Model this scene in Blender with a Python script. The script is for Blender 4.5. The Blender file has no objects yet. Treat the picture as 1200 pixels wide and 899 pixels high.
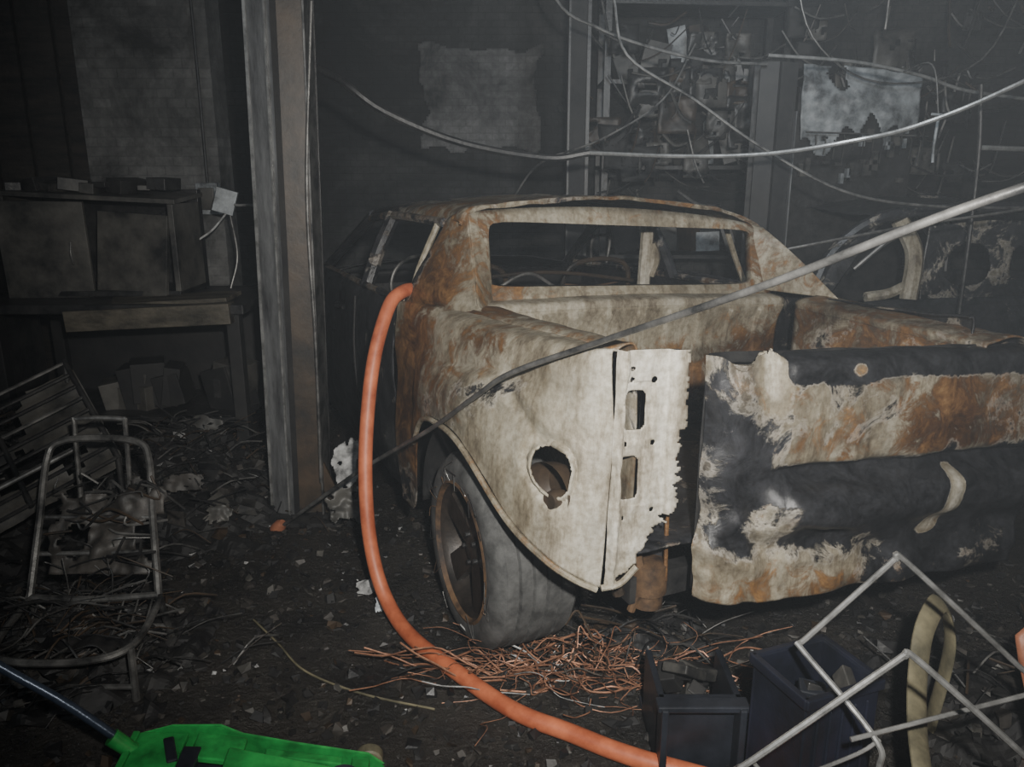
import bpy, math, random
from mathutils import Vector, Matrix, noise
random.seed(7)

# ------------------------------------------------------------------ materials
def newmat(name):
    m = bpy.data.materials.new(name); m.use_nodes = True
    nt = m.node_tree; nt.nodes.clear()
    out = nt.nodes.new('ShaderNodeOutputMaterial')
    b = nt.nodes.new('ShaderNodeBsdfPrincipled')
    nt.links.new(b.outputs[0], out.inputs[0])
    return m, nt, b
def nnoise(nt, scale, detail=6, rough=.6, dist=0.0, stretch=None):
    tc = nt.nodes.new('ShaderNodeTexCoord')
    n = nt.nodes.new('ShaderNodeTexNoise'); n.inputs['Scale'].default_value = scale
    n.inputs['Detail'].default_value = detail; n.inputs['Roughness'].default_value = rough
    n.inputs['Distortion'].default_value = dist
    if stretch:
        mp = nt.nodes.new('ShaderNodeMapping'); mp.inputs['Scale'].default_value = stretch
        nt.links.new(tc.outputs['Object'], mp.inputs[0]); nt.links.new(mp.outputs[0], n.inputs[0])
    else:
        nt.links.new(tc.outputs['Object'], n.inputs[0])
    return n.outputs['Fac']
def ramp(nt, fac, stops):
    r = nt.nodes.new('ShaderNodeValToRGB'); e = r.color_ramp.elements
    while len(e) < len(stops): e.new(0.5)
    for i, (p, c) in enumerate(stops):
        e[i].position = p; e[i].color = (c[0], c[1], c[2], 1)
    nt.links.new(fac, r.inputs[0]); return r.outputs[0]
def math_(nt, op, a, b=None, clamp=False):
    n = nt.nodes.new('ShaderNodeMath'); n.operation = op; n.use_clamp = clamp
    for i, x in enumerate((a, b)):
        if x is None: continue
        if isinstance(x, (int, float)): n.inputs[i].default_value = x
        else: nt.links.new(x, n.inputs[i])
    return n.outputs[0]
def mix(nt, f, a, b, bt='MIX'):
    n = nt.nodes.new('ShaderNodeMix'); n.data_type = 'RGBA'; n.blend_type = bt
    if isinstance(f, (int, float)): n.inputs[0].default_value = f
    else: nt.links.new(f, n.inputs[0])
    for i, x in ((6, a), (7, b)):
        if isinstance(x, tuple): n.inputs[i].default_value = (x[0], x[1], x[2], 1)
        else: nt.links.new(x, n.inputs[i])
    return n.outputs[2]
def bump(nt, b, h, strength=.4, dist=.01):
    n = nt.nodes.new('ShaderNodeBump'); n.inputs['Strength'].default_value = strength
    n.inputs['Distance'].default_value = dist
    nt.links.new(h, n.inputs['Height']); nt.links.new(n.outputs[0], b.inputs['Normal'])
def simple(name, c0, c1, scale=8, rough=.7, metal=0.0, bmp=.3, bd=.005, stretch=None, lo=.35, hi=.65):
    m, nt, b = newmat(name)
    f = nnoise(nt, scale, 8, .65, stretch=stretch)
    nt.links.new(ramp(nt, f, [(lo, c0), (hi, c1)]), b.inputs['Base Color'])
    b.inputs['Roughness'].default_value = rough; b.inputs['Metallic'].default_value = metal
    bump(nt, b, nnoise(nt, scale*4, 5), bmp, bd)
    return m
def attr(nt, name):
    n = nt.nodes.new('ShaderNodeAttribute'); n.attribute_name = name; return n.outputs['Fac']
def burnt(name, k=1.7):
    m, nt, b = newmat(name)
    n1 = nnoise(nt, 6, 12, .70, .5); n2 = nnoise(nt, 9, 12, .74, .8); n3 = nnoise(nt, 2.6, 8, .62, .3); n4 = nnoise(nt, 55, 5)
    n5 = nnoise(nt, 5, 12, .76, .2, stretch=(2.2, 2.2, .6)); n6 = nnoise(nt, 4.3, 12, .74, .6, stretch=(1.1, .9, 1.3))
    a = ramp(nt, n3, [(.28, (.14,.122,.09)), (.48, (.31,.28,.215)), (.70, (.46,.43,.35))])
    pale = math_(nt, 'MULTIPLY', attr(nt, 'char'), -1.0, True)
    a = mix(nt, pale, a, ramp(nt, n6, [(.3, (.40,.38,.32)), (.55, (.76,.74,.67))]))
    st = ramp(nt, n5, [(.36, (.24,.19,.14)), (.48, (.74,.70,.64)), (.57, (1,1,1))])
    a = mix(nt, .85, a, st, 'MULTIPLY')
    r = ramp(nt, n2, [(.3, (.010,.007,.006)), (.46, (.075,.036,.015)), (.6, (.20,.105,.040)), (.72, (.36,.24,.11))])
    def mask(at, n, w, off=0.0, kk=None):
        v = math_(nt, 'ADD', attr(nt, at), math_(nt, 'MULTIPLY', math_(nt, 'SUBTRACT', n, .5), kk or k))
        mr = nt.nodes.new('ShaderNodeMapRange'); mr.interpolation_type = 'SMOOTHSTEP'
        mr.inputs[1].default_value = .5+off-w; mr.inputs[2].default_value = .5+off+w
        nt.links.new(v, mr.inputs[0]); return mr.outputs[0]
    mr_ = mask('rust', n2, .14); mc = mask('char', n1, .06); mh = mask('char', n6, .30, -.03)
    rim = math_(nt, 'SUBTRACT', mask('char', n1, .04, -.10), mc, True)
    c = mix(nt, mr_, a, r)
    c = mix(nt, math_(nt, 'MULTIPLY', mh, .80), c, (.040,.037,.034))
    c = mix(nt, math_(nt, 'MULTIPLY', rim, .35), c, (.50,.47,.42))
    blk = ramp(nt, n2, [(.35, (.006,.006,.007)), (.7, (.045,.046,.052))])
    c = mix(nt, mc, c, blk)
    c = mix(nt, .8, c, ramp(nt, n4, [(.3, (.55,.52,.47)), (.6, (1,1,1))]), 'MULTIPLY')
    nt.links.new(c, b.inputs['Base Color'])
    rr = nt.nodes.new('ShaderNodeMapRange'); rr.inputs[3].default_value = .46; rr.inputs[4].default_value = .34
    nt.links.new(mc, rr.inputs[0]); nt.links.new(rr.outputs[0], b.inputs['Roughness'])
    h = math_(nt, 'ADD', math_(nt, 'MULTIPLY', mc, -.6), math_(nt, 'MULTIPLY', n2, 1.0))
    bump(nt, b, h, .6, .006)
    return m
M = {}
M['body'] = burnt('burnt_paint')
M['char'] = simple('charred_steel', (.005,.005,.006), (.035,.034,.033), 9, .42, 0, .5)
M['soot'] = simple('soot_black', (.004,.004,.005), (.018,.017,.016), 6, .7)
M['rust'] = simple('rusty_steel', (.02,.012,.008), (.15,.085,.04), 10, .7)
M['rustdk'] = simple('dark_rusty_steel', (.010,.009,.008), (.065,.043,.026), 5, .5)
M['rim'] = simple('charred_wheel_rim', (.010,.009,.008), (.05,.038,.03), 7, .45, .3)
M['steel'] = simple('bare_steel_tube', (.16,.16,.155), (.40,.40,.39), 14, .35, .55, .15)
M['steeldk'] = simple('sooty_steel_tube', (.035,.035,.035), (.22,.215,.205), 10, .42, .5, .2)
M['galv'] = simple('galvanised_steel', (.06,.06,.063), (.34,.345,.35), 7, .30, .65, .25, stretch=(3,3,.5), lo=.3, hi=.7)
M['rubber'] = simple('burnt_rubber', (.035,.035,.034), (.11,.11,.107), 12, .75, 0, .4)
M['hose'] = simple('orange_hose_rubber', (.32,.075,.03), (.58,.17,.075), 9, .5, 0, .15, .002)
M['green'] = simple('green_jack_paint', (.010,.12,.025), (.035,.34,.07), 9, .36, 0, .1)
M['copper'] = simple('burnt_copper_wire', (.12,.055,.035), (.44,.22,.13), 20, .45, .4)
M['ashw'] = simple('pale_ash_plaster', (.10,.10,.10), (.55,.55,.54), 16, .8)
M['navy'] = simple('navy_plastic', (.005,.006,.010), (.013,.015,.030), 5, .45)
M['blackp'] = simple('black_plastic', (.007,.008,.011), (.022,.025,.034), 5, .4)
M['beige'] = simple('scorched_beige_rubber', (.06,.056,.036), (.22,.195,.12), 8, .6)
M['wood'] = simple('scorched_wood', (.006,.0055,.005), (.032,.026,.020), 4, .6, 0, .5, .01, stretch=(1,6,6))
M['bench'] = simple('scorched_bench_top', (.018,.016,.012), (.115,.10,.075), 5, .6, 0, .5, .01, stretch=(1,3,3))
M['cab'] = simple('sooty_grey_enamel', (.012,.012,.012), (.11,.104,.092), 4, .5)
M['white'] = simple('smoked_white_enamel', (.06,.065,.07), (.42,.45,.47), 7, .5)
M['orange'] = simple('orange_plastic', (.20,.07,.04), (.42,.17,.09), 8, .5)
M['handle'] = simple('dark_blue_handle', (.02,.03,.05), (.07,.09,.13), 8, .3, .4)
M['rubble'] = simple('ash_rubble', (.012,.011,.010), (.07,.063,.056), 9, .55)

def wallmat(name, c_dark, c_lite, msc=.9, lo=.45, hi=.62, mort=.6):
    m, nt, b = newmat(name)
    tc = nt.nodes.new('ShaderNodeTexCoord')
    mp = nt.nodes.new('ShaderNodeMapping'); mp.inputs['Rotation'].default_value = (math.pi/2, 0, 0)
    br = nt.nodes.new('ShaderNodeTexBrick'); br.inputs['Scale'].default_value = 4.2
    br.inputs['Mortar Size'].default_value = .025; br.inputs['Mortar Smooth'].default_value=.6
    br.inputs['Color1'].default_value = (1,1,1,1)
    br.inputs['Color2'].default_value = (.75,.75,.75,1); br.inputs['Mortar'].default_value = (mort,mort,mort,1)
    nt.links.new(tc.outputs['Object'], mp.inputs[0]); nt.links.new(mp.outputs[0], br.inputs[0])
    f = nnoise(nt, msc, 10, .68, .4)
    c = ramp(nt, f, [(lo, c_dark), (hi, c_lite)])
    c = mix(nt, 1.0, c, br.outputs[0], 'MULTIPLY')
    g = ramp(nt, nnoise(nt, 14, 6, .7), [(.3,(.55,.55,.55)),(.6,(1,1,1))])
    c = mix(nt, 1.0, c, g, 'MULTIPLY')
    nt.links.new(c, b.inputs['Base Color']); b.inputs['Roughness'].default_value = .8
    bump(nt, b, br.outputs[0], .4, .008)
    return m
M['wall'] = wallmat('sooty_brick', (.008,.008,.008), (.055,.055,.054))
M['brick'] = wallmat('smoked_brick_pier', (.03,.03,.03), (.21,.21,.205), 1.8, .32, .64, .75)
M['brick2'] = wallmat('smoked_brick_back', (.02,.02,.02), (.22,.22,.22), 1.9, .38, .62, .72)

m, nt, b = newmat('wet_ash_floor')
f1 = nnoise(nt, 3, 10, .65); f2 = nnoise(nt, 38, 8, .7)
c = ramp(nt, f1, [(.35, (.009,.0085,.008)), (.6, (.042,.037,.031))])
sp = ramp(nt, f2, [(.58, (0,0,0)), (.72, (.11,.10,.09))])
c = mix(nt, 1.0, c, sp, 'ADD'); nt.links.new(c, b.inputs['Base Color'])
b.inputs['Roughness'].default_value = .36
bump(nt, b, f2, .9, .03); M['floor'] = m

# ------------------------------------------------------------------ mesh builder
def cr(p0, p1, p2, p3, t):
    return 0.5*((2*p1)+(p2-p0)*t+(2*p0-5*p1+4*p2-p3)*t*t+(3*p1-p0-3*p2+p3)*t*t*t)
def spline(pts, n):
    pts = [Vector(p) for p in pts]; N = len(pts); out = []
    if N == 2: return [pts[0].lerp(pts[1], i/n) for i in range(n+1)]
    ext = [pts[0]*2-pts[1]] + pts + [pts[-1]*2-pts[-2]]
    for i in range(n+1):
        s = i/n*(N-1); k = min(int(s), N-2); t = s-k
        out.append(cr(ext[k], ext[k+1], ext[k+2], ext[k+3], t))
    return out
class MB:
    def __init__(s): s.v=[]; s.f=[]; s.mi=[]; s.ch=[]; s.ru=[]; s.mats=[]
    def add(s, vs, fs, mat, ch=0, ru=0, local=None):
        o = len(s.v)
        if mat not in s.mats: s.mats.append(mat)
        k = s.mats.index(mat)
        src = local if local else vs
        for v, l in zip(vs, src):
            s.v.append(tuple(v)); s.ch.append(ch(l) if callable(ch) else ch); s.ru.append(ru(l) if callable(ru) else ru)
        for f in fs: s.f.append(tuple(i+o for i in f)); s.mi.append(k)
    def box(s, c, size, mat, rot=None, ch=0, ru=0, xf=None, bev=0):
        sx, sy, sz = [q/2 for q in size]
        vs = [Vector((x*sx, y*sy, z*sz)) for x in (-1,1) for y in (-1,1) for z in (-1,1)]
        if rot: vs = [Matrix.Rotation(rot[2],3,'Z') @ Matrix.Rotation(rot[1],3,'Y') @ Matrix.Rotation(rot[0],3,'X') @ v for v in vs]
        vs = [v+Vector(c) for v in vs]
        if xf: vs = [xf(v) for v in vs]
        s.add(vs, [(0,1,3,2),(4,6,7,5),(0,4,5,1),(2,3,7,6),(0,2,6,4),(1,5,7,3)], mat, ch, ru)
    def prism(s, pts, depthvec, mat, ch=0, ru=0):
        n = len(pts); a = [Vector(p) for p in pts]; d = Vector(depthvec)
        s.add(a+[p+d for p in a], [tuple(range(n)), tuple(range(2*n-1, n-1, -1))]+[(i,(i+1)%n,(i+1)%n+n,i+n) for i in range(n)], mat, ch, ru)
    def tube(s, pts, r, mat, n=None, seg=8, smooth=True, ch=0, ru=0, flat=1.0, xf=None, closed=False):
        if xf: pts = [xf(Vector(p)) for p in pts]
        if closed: pts = list(pts)+[pts[0]]
        P = spline(pts, n or max(4, (len(pts)-1)*6)) if smooth else [Vector(p) for p in pts]
        up = None; vs = []
        for i, p in enumerate(P):
            t = (P[min(i+1, len(P)-1)]-P[max(i-1, 0)])
            if t.length < 1e-7: t = Vector((0,0,1))
            t.normalize()
            if up is None:
                up = Vector((0,0,1)) if abs(t.z) < .9 else Vector((1,0,0))
            up = (up - t*up.dot(t)); up.normalize(); sd = t.cross(up)
            for j in range(seg):
                a = 2*math.pi*j/seg
                vs.append(p+up*math.cos(a)*r*flat+sd*math.sin(a)*r)
        fs = []
        for i in range(len(P)-1):
            for j in range(seg):
                fs.append((i*seg+j, i*seg+(j+1)%seg, (i+1)*seg+(j+1)%seg, (i+1)*seg+j))
        fs.append(tuple(range(seg-1,-1,-1))); L_=len(P)-1; fs.append(tuple(L_*seg+j for j in range(seg)))
        s.add(vs, fs, mat, ch, ru)
    def lathe(s, prof, c, axis, mat, seg=40, ch=0, ru=0, jag=0):
        ax = Vector(axis).normalized(); up = Vector((0,0,1)) if abs(ax.z)<.9 else Vector((1,0,0))
        up = (up-ax*up.dot(ax)).normalized(); sd = ax.cross(up); c = Vector(c); vs=[]
        for (r, t) in prof:
            for j in range(seg):
                a = 2*math.pi*j/seg; rr = r*(1+jag*noise.noise(Vector((math.cos(a)*3, math.sin(a)*3, t*9))))
                vs.append(c+ax*t+up*math.cos(a)*rr+sd*math.sin(a)*rr)
        fs=[]
        for i in range(len(prof)-1):
            for j in range(seg): fs.append((i*seg+j, i*seg+(j+1)%seg, (i+1)*seg+(j+1)%seg, (i+1)*seg+j))
        s.add(vs, fs, mat, ch, ru)
    def patch(s, rows, nu, nv, mat, ch=0, ru=0, disp=0, dsc=6, xf=None, keep=None, ells=(), linear=False, shape=None):
        R = [spline(r, nu) for r in rows]
        cols = [spline([R[i][j] for i in range(len(R))], nv) for j in range(nu+1)]
        loc = [[cols[j][i].copy() for j in range(nu+1)] for i in range(nv+1)]
        def g(i,j): return loc[max(0,min(nv,i))][max(0,min(nu,j))]
        if disp or shape:
            new = [[None]*(nu+1) for _ in range(nv+1)]
            for i in range(nv+1):
                for j in range(nu+1):
                    n = (g(i,j+1)-g(i,j-1)).cross(g(i+1,j)-g(i-1,j))
                    if n.length>1e-9: n.normalize()
                    p = g(i,j); q = p.copy()
                    if disp: q = q + n*disp*(noise.noise(p*dsc)+.4*noise.noise(p*dsc*2.7))
                    if shape: q = q + n*shape(p, j/nu, i/nv)
                    new[i][j] = q
            loc = new
        flat = [loc[i][j] for i in range(nv+1) for j in range(nu+1)]
        uv = [(j/nu, i/nv) for i in range(nv+1) for j in range(nu+1)]
        fs = []
        W = nu+1
        for i in range(nv):
            for j in range(nu):
                cu, cv = (j+.5)/nu, (i+.5)/nv
                cp = (flat[i*W+j]+flat[(i+1)*W+j+1])/2
                if keep and not keep(cp, cu, cv): continue
                if any(abs((cu-e[0])/e[2])**e[4]+abs((cv-e[1])/e[3])**e[4] < 1 for e in ells): continue
                fs.append((i*W+j, i*W+j+1, (i+1)*W+j+1, (i+1)*W+j))
        used = set(k for f in fs for k in f)
        def at(u, v):
            x = max(0, min(nu-1e-6, u*nu)); y = max(0, min(nv-1e-6, v*nv)); i, j = int(y), int(x); fx, fy = x-j, y-i
            return (loc[i][j]*(1-fx)+loc[i][j+1]*fx)*(1-fy)+(loc[i+1][j]*(1-fx)+loc[i+1][j+1]*fx)*fy
        for e in ells:
            for k in used:
                u, v = uv[k]; r = (abs((u-e[0])/e[2])**e[4]+abs((v-e[1])/e[3])**e[4])**(1/e[4])
                if 0 < r < 1: flat[k] = at(e[0]+(u-e[0])/r, e[1]+(v-e[1])/r)
        idx = {k:n for n,k in enumerate(sorted(used))}
        lv = [flat[k] for k in sorted(used)]
        wv = [xf(p) for p in lv] if xf else lv
        s.add(wv, [tuple(idx[k] for k in f) for f in fs], mat, ch, ru, local=lv)
    def build(s, name, parent=None, smooth=True, solid=0, bevel=0):
        me = bpy.data.meshes.new(name); me.from_pydata(s.v, [], s.f)
        for mm in s.mats: me.materials.append(M[mm] if isinstance(mm, str) else mm)
        me.polygons.foreach_set('material_index', s.mi)
        a = me.attributes.new('char', 'FLOAT', 'POINT'); a.data.foreach_set('value', [float(x) for x in s.ch])
        a = me.attributes.new('rust', 'FLOAT', 'POINT'); a.data.foreach_set('value', [float(x) for x in s.ru])
        me.validate(); me.update()
        if smooth:
            me.polygons.foreach_set('use_smooth', [True]*len(me.polygons))
            try: me.set_sharp_from_angle(angle=math.radians(38))
            except Exception: pass
        ob = bpy.data.objects.new(name, me); bpy.context.scene.collection.objects.link(ob)
        if solid:
            md = ob.modifiers.new('thickness', 'SOLIDIFY'); md.thickness = solid; md.offset = 0
        if bevel:
            md = ob.modifiers.new('bevel', 'BEVEL'); md.width = bevel; md.segments = 2; md.limit_method='ANGLE'
        if parent: ob.parent = parent
        return ob
def empty(name):
    e = bpy.data.objects.new(name, None); e.empty_display_size=.2; bpy.context.scene.collection.objects.link(e); return e
def ss(a, b, x):
    t = max(0, min(1, (x-a)/(b-a))); return t*t*(3-2*t)
def gs(x, c, w): return math.exp(-((x-c)/w)**2)

# ------------------------------------------------------------------ truck
A0 = Vector((.035, 2.065, 0)); F = Vector((-.407, .914, 0)); Rr = Vector((.914, .407, 0))
def L(p): return A0 + F*p[0] + Rr*p[1] + Vector((0,0,p[2]))
truck = empty('pickup_truck')
def V3(*a): return Vector(a)
def ch_side(p):
    c = .13 + .95*ss(1.3, 1.75, p[0]) + .35*gs(p[2], .35, .2)*ss(.9,1.1,p[0])
    c += .30*gs(p[0],.75,.3)*gs(p[2],.86,.08)
    c -= .50*ss(.20,-.01,p[0])
    c += .28*gs(p[0],.50,.28)*gs(p[2],1.00,.08)
    return c
def ru_side(p):
    r = .18 + .55*gs(p[0],1.12,.18) + .5*gs(p[0],1.25,.28)*ss(1.15,.9,p[2]) + .35*gs(p[0],.72,.2)*gs(p[2],.95,.15)+ .40*gs(p[0],.55,.25)*gs(p[2],1.14,.07)
    r -= .12*ss(.2,.0,p[0])
    return r
cols = [1.31,1.12,1.02,.87,.68,.48,.2,.06,-.005,-.03]
bot  = [.30,.34,.66,.80,.84,.82,.67,.59,.54,.50]
b0 = [.06,.11,.14,.17,.20,.225,.245,.25,.252,.27]
z0 = [1.17,1.18,1.187,1.187,1.187,1.195,1.21,1.215,1.22,1.222]
b1 = [.015,.03,.04,.05,.07,.085,.125,.17,.215,.262]
b2 = [0,0,0,0,.005,.015,.06,.12,.185,.25]
b3 = [.02,.02,.0,-.01,-.01,.0,.04,.10,.165,.235]
rows = []
rows.append([V3(a,b,z) for a,b,z in zip(cols,b0,z0)])
rows.append([V3(a,b*.5+bb*.5-.016,z-.022) for a,b,bb,z in zip(cols,b0,b1,z0)])
for fr, bb in ((.34,b1),(.68,b2),(1.0,b3)):
    rows.append([V3(a,b,z*(1-fr)+bo*fr) for a,b,z,bo in zip(cols,bb,z0,bot)])
body = MB()
def mirror(rows): return [[V3(p[0], 1.95-p[1], p[2]-.02) for p in r] for r in rows]
HU,HV,HA,HB=.765,.685,.060,.076
def dents(p,u,v):
    r=math.hypot((u-HU)/HA,(v-HV)/HB)
    d=.010*gs(r,1.35,.18)-.008*(1 if r<1.2 else 0)
    def crease(x,w): return max(0,1-abs(x)/w)
    d+=.014*crease(p[2]-(1.13-.12*p[0]),.030)*ss(.1,.3,p[0])*ss(1.0,.7,p[0])
    d+=.012*crease(p[2]-(.86+.55*p[0]),.04)*ss(.0,.08,p[0])*ss(.40,.25,p[0])
    d-=.012*crease(p[2]-(.98+.06*math.sin(p[0]*5)),.12)*ss(.05,.2,p[0])
    d+=.003*noise.noise(V3(p[0]*16,p[2]*13,4))
    return -d
body.patch(rows, 160, 100, 'body', ch_side, ru_side, .006, 4, L, ells=[(HU,HV,HA,HB,2.4)],shape=dents)
body.patch(mirror(rows), 50, 20, 'body', lambda p: .6, lambda p:.5, .01, 5, L)
lip = [V3(a,b-.012,z-.005) for a,b,z in zip(cols[2:],b3[2:],bot[2:])]
lm = MB()
lm.tube(lip, .010, 'body', seg=8, xf=L, ch=.05, ru=.35)
rt0 = rows[0][2:]
body.patch([rt0, [V3(p[0], p[1]+.03, p[2]+.012) for p in rt0], [V3(p[0], .325, p[2]+.005) for p in rt0], [V3(p[0], .335, p[2]-.05) for p in rt0]], 50, 10, 'body', .18, lambda p:.45+.3*gs(p[0],.9,.2), .004, 8, L)
body.patch([[V3(1.0,.335,1.16),V3(.5,.335,1.15),V3(-.03,.335,1.17)],[V3(1.0,.34,.62),V3(.5,.34,.62),V3(-.03,.34,.55)]], 30, 14, 'body', .3,.4,.006,6,L)
body.patch([[V3(1.27,.235,1.50),V3(1.2,.24,1.525),V3(1.11,.265,1.54)],
            [V3(1.285,.19,1.42),V3(1.17,.21,1.43),V3(1.05,.255,1.44)],
            [V3(1.30,.12,1.30),V3(1.13,.15,1.31),V3(.96,.235,1.31)],
            [V3(1.31,.075,1.21),V3(1.08,.12,1.22),V3(.84,.20,1.215)],
            [V3(1.31,.06,1.17),V3(1.05,.13,1.185),V3(.70,.20,1.187)]], 30, 40, 'body', lambda p: .08+.3*ss(1.18,1.3,p[0]), lambda p:.50+.3*ss(1.5,1.2,p[2])*ss(.85,1.05,p[0])-.25*ss(1.1,.95,p[0]), .005, 8, L)
body.patch([[V3(1.11,.265,1.54),V3(1.12,.35,1.54)],[V3(.96,.235,1.31),V3(1.03,.33,1.32)],[V3(.84,.20,1.215),V3(.99,.33,1.2)],[V3(.78,.22,1.187),V3(.98,.34,1.17)]], 12, 30, 'body', .08, .42, .003, 8, L)
def bil(TL,TR,BR,BL,s,t):
    s=(s+1)/2; t=(t+1)/2
    return (BL*(1-s)+BR*s)*(1-t)+(TL*(1-s)+TR*s)*t
N=96; inn=[]; out=[]
for i in range(N):
    th = 2*math.pi*(i+.5)/N; c_, s_ = math.cos(th), math.sin(th); m_ = max(abs(c_),abs(s_)); sq=(c_/m_, s_/m_)
    pr=(abs(c_)**14+abs(s_)**14)**(-1/14)
    ins=(c_*pr, s_*pr)
    inn.append(bil(V3(1.1,.348,1.508),V3(1.1,1.652,1.436),V3(1.0,1.60,1.195),V3(1.0,.297,1.257),*ins))
    o = bil(V3(1.12,.265,1.54),V3(1.12,1.70,1.455),V3(.97,1.70,1.15),V3(.97,.23,1.20),*sq)
    if sq[1]>.9: o.z += .045*(1-sq[0]**2)
    out.append(o)
loc=[]; 
for i in range(N): loc += [out[i], out[i].lerp(inn[i],.5)+V3(-.008,0,0), inn[i]+V3(-.004,0,0), inn[i]+V3(.03,0,0)]
fs=[(i*4+k, ((i+1)%N)*4+k, ((i+1)%N)*4+k+1, i*4+k+1) for i in range(N) for k in range(3)]
body.add([L(p) for p in loc], fs, 'body', .12, lambda p:.32+.25*ss(.6,.3,p[1])+.25*ss(1.4,1.7,p[1]), local=loc)
zr = [(.235,1.49),(.30,1.545),(.6,1.575),(.95,1.58),(1.3,1.548),(1.55,1.505),(1.70,1.45),(1.73,1.41)]
body.patch([[V3(a,b,z+dz) for b,z in zr] for a,dz in ((1.11,0),(1.16,.012),(1.6,.0),(2.1,-.02),(2.6,-.06))], 70, 40, 'body', lambda p:.27+.3*ss(1.5,2.2,p[0])+.2*gs(p[1],.75,.15), lambda p:.5, .012, 6, L)
body.patch([[V3(1.0,.25,1.205),V3(1.0,.95,1.195),V3(1.0,1.70,1.15)],[V3(.90,.25,1.20),V3(.90,.95,1.185),V3(.90,1.70,1.145)],[V3(.885,.25,1.17),V3(.885,.95,1.155),V3(.885,1.70,1.115)]],60,10,'body',-.12,.15,.003,8,L)
def ribs(p,u,v): return .016*(1 if (p[1]*6.2)%1>.72 else 0)*ss(.03,.10,v)
body.patch([[V3(.885,.25,1.172),V3(.885,.95,1.157),V3(.885,1.70,1.117)],[V3(.93,.25,1.0),V3(.93,.95,1.0),V3(.93,1.7,.98)],[V3(.93,.25,.6),V3(.93,.95,.6),V3(.93,1.70,.6)]],150,24,'body',lambda p:.05+.5*ss(.9,.65,p[2]),lambda p:.2+.35*ss(1.1,.85,p[2])+.2*ss(1.2,1.6,p[1]),.0,6,L,shape=ribs)
body.patch([[V3(-.05,.33,.60),V3(-.05,1.68,.58)],[V3(.93,.33,.62),V3(.93,1.68,.6)]],50,30,'body',.55,.6,.01,6,L)
body.patch([[V3(1.12,1.66,1.455),V3(1.10,1.73,1.44)],[V3(1.05,1.66,1.33),V3(.90,1.76,1.325)],[V3(1.0,1.66,1.17),V3(.66,1.79,1.165)]],20,30,'body',.12,.4,.004,8,L)
rr_ = [(.75,1.155),(.5,1.15),(.25,1.145),(.0,1.142),(-.14,1.14)]
body.patch([[V3(a,1.64,z-.03) for a,z in rr_],[V3(a,1.65,z) for a,z in rr_],[V3(a,1.80,z+.008) for a,z in rr_],[V3(a,1.87,z-.03) for a,z in rr_],[V3(a,1.9,z-.12) for a,z in rr_]],50,24,'body',lambda p:.20+.15*ss(.3,0,p[0]),.52,.010,7,L)
body.patch([[V3(a,1.64,z-.03) for a,z in rr_],[V3(a,1.63,.58) for a,z in rr_]],40,12,'body',.3,.6,.008,6,L)
def keep_tl(p,u,v):
    z=p[2]; e = .035*noise.noise(V3(z*22,3,0))+.025*noise.noise(V3(z*60,7,0))
    lim = .475+ (0.0 if z>.98 else -.02)+e*(1 if z<1.0 else .25)
    if z<.74: lim -= (.74-z)*.75
    return p[1] < lim
tlr=[]
for z in (1.222,1.16,1.0,.82,.66,.50):
    tlr.append([V3(-.03,.27-.03*(1.22-z),z),V3(-.052,.285-.03*(1.22-z),z-.002),V3(-.045,.30-.02*(1.22-z),z-.002),V3(-.05,.36,z-.004),V3(-.052,.42,z-.007),V3(-.075,.44,z-.008),V3(-.08,.53,z-.012)])
body.patch(tlr,80,150,'body',lambda p:-.70+.5*ss(.62,.5,p[2])+.35*ss(.43,.47,p[1]),lambda p:.08+.2*ss(.44,.48,p[1])+.15*ss(.62,.5,p[2]),.006,14,L,keep=keep_tl,
   ells=[(.40,.345,.09,.068,4),(.37,.575,.085,.075,4),(.36,.18,.03,.012,2),(.36,.235,.025,.012,2),(.55,.24,.03,.012,2),(.56,.46,.02,.01,2),(.33,.46,.02,.01,2),(.57,.70,.02,.01,2),(.33,.72,.02,.01,2)],
   shape=lambda p,u,v: -.004*(1 if (abs(u-.40)<.14 and .24<v<.45) or (abs(u-.37)<.13 and .47<v<.68) else 0))
lm.tube([(-.035,.235,.50),(-.05,.29,.51),(-.06,.34,.56)],.01,'body',xf=L,ch=.1)
body.patch([[V3(.10,.44,1.18),V3(.06,.54,1.18)],[V3(.10,.43,.8),V3(.06,.53,.8)],[V3(.10,.42,.42),V3(.06,.53,.42)]],6,30,'body',.66,.8,.006,9,L)
lm.tube([(.01,.50,1.16),(.0,.505,.95),(.02,.50,.7),(.0,.49,.45)],.007,'body',xf=L,ch=.1,ru=.7)
lm.lathe([(.0,.10),(.07,.10),(.085,.07),(.095,.02)], L((.10,.10,.77)), (.75,.65,0), 'rustdk', 24)
lm.lathe([(.0,-.01),(.025,-.01),(.03,.02),(.02,.05)], L((.06,.115,.765)), (.75,.65,0), 'rustdk', 16)
hs=[]
for i in range(13):
    a=math.pi*.60*i/12; hs.append((.68+.44*math.cos(a), .36+.44*math.sin(a)))
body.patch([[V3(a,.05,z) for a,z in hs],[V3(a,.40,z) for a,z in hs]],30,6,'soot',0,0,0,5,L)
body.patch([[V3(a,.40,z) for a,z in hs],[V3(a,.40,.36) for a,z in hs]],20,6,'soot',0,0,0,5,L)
da=[1.31,1.9,2.6,3.3]; rowsd=[]
for z,b in ((1.17,.06),(1.08,.02),(.8,.0),(.5,.02),(.3,.06)):
    rowsd.append([V3(a,b,z-.02*(a-1.31)) for a in da])
body.patch(rowsd,60,24,'body',lambda p:.66+.15*ss(1.5,2.,p[0]),.6,.012,4,L); body.patch(mirror(rowsd),40,14,'body',.85,.5,.012,4,L)
fa=[3.3,3.5,3.65,3.9,4.1,4.3]; fb=[.3,.6,.78,.78,.62,.5]
rf=[]
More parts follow.
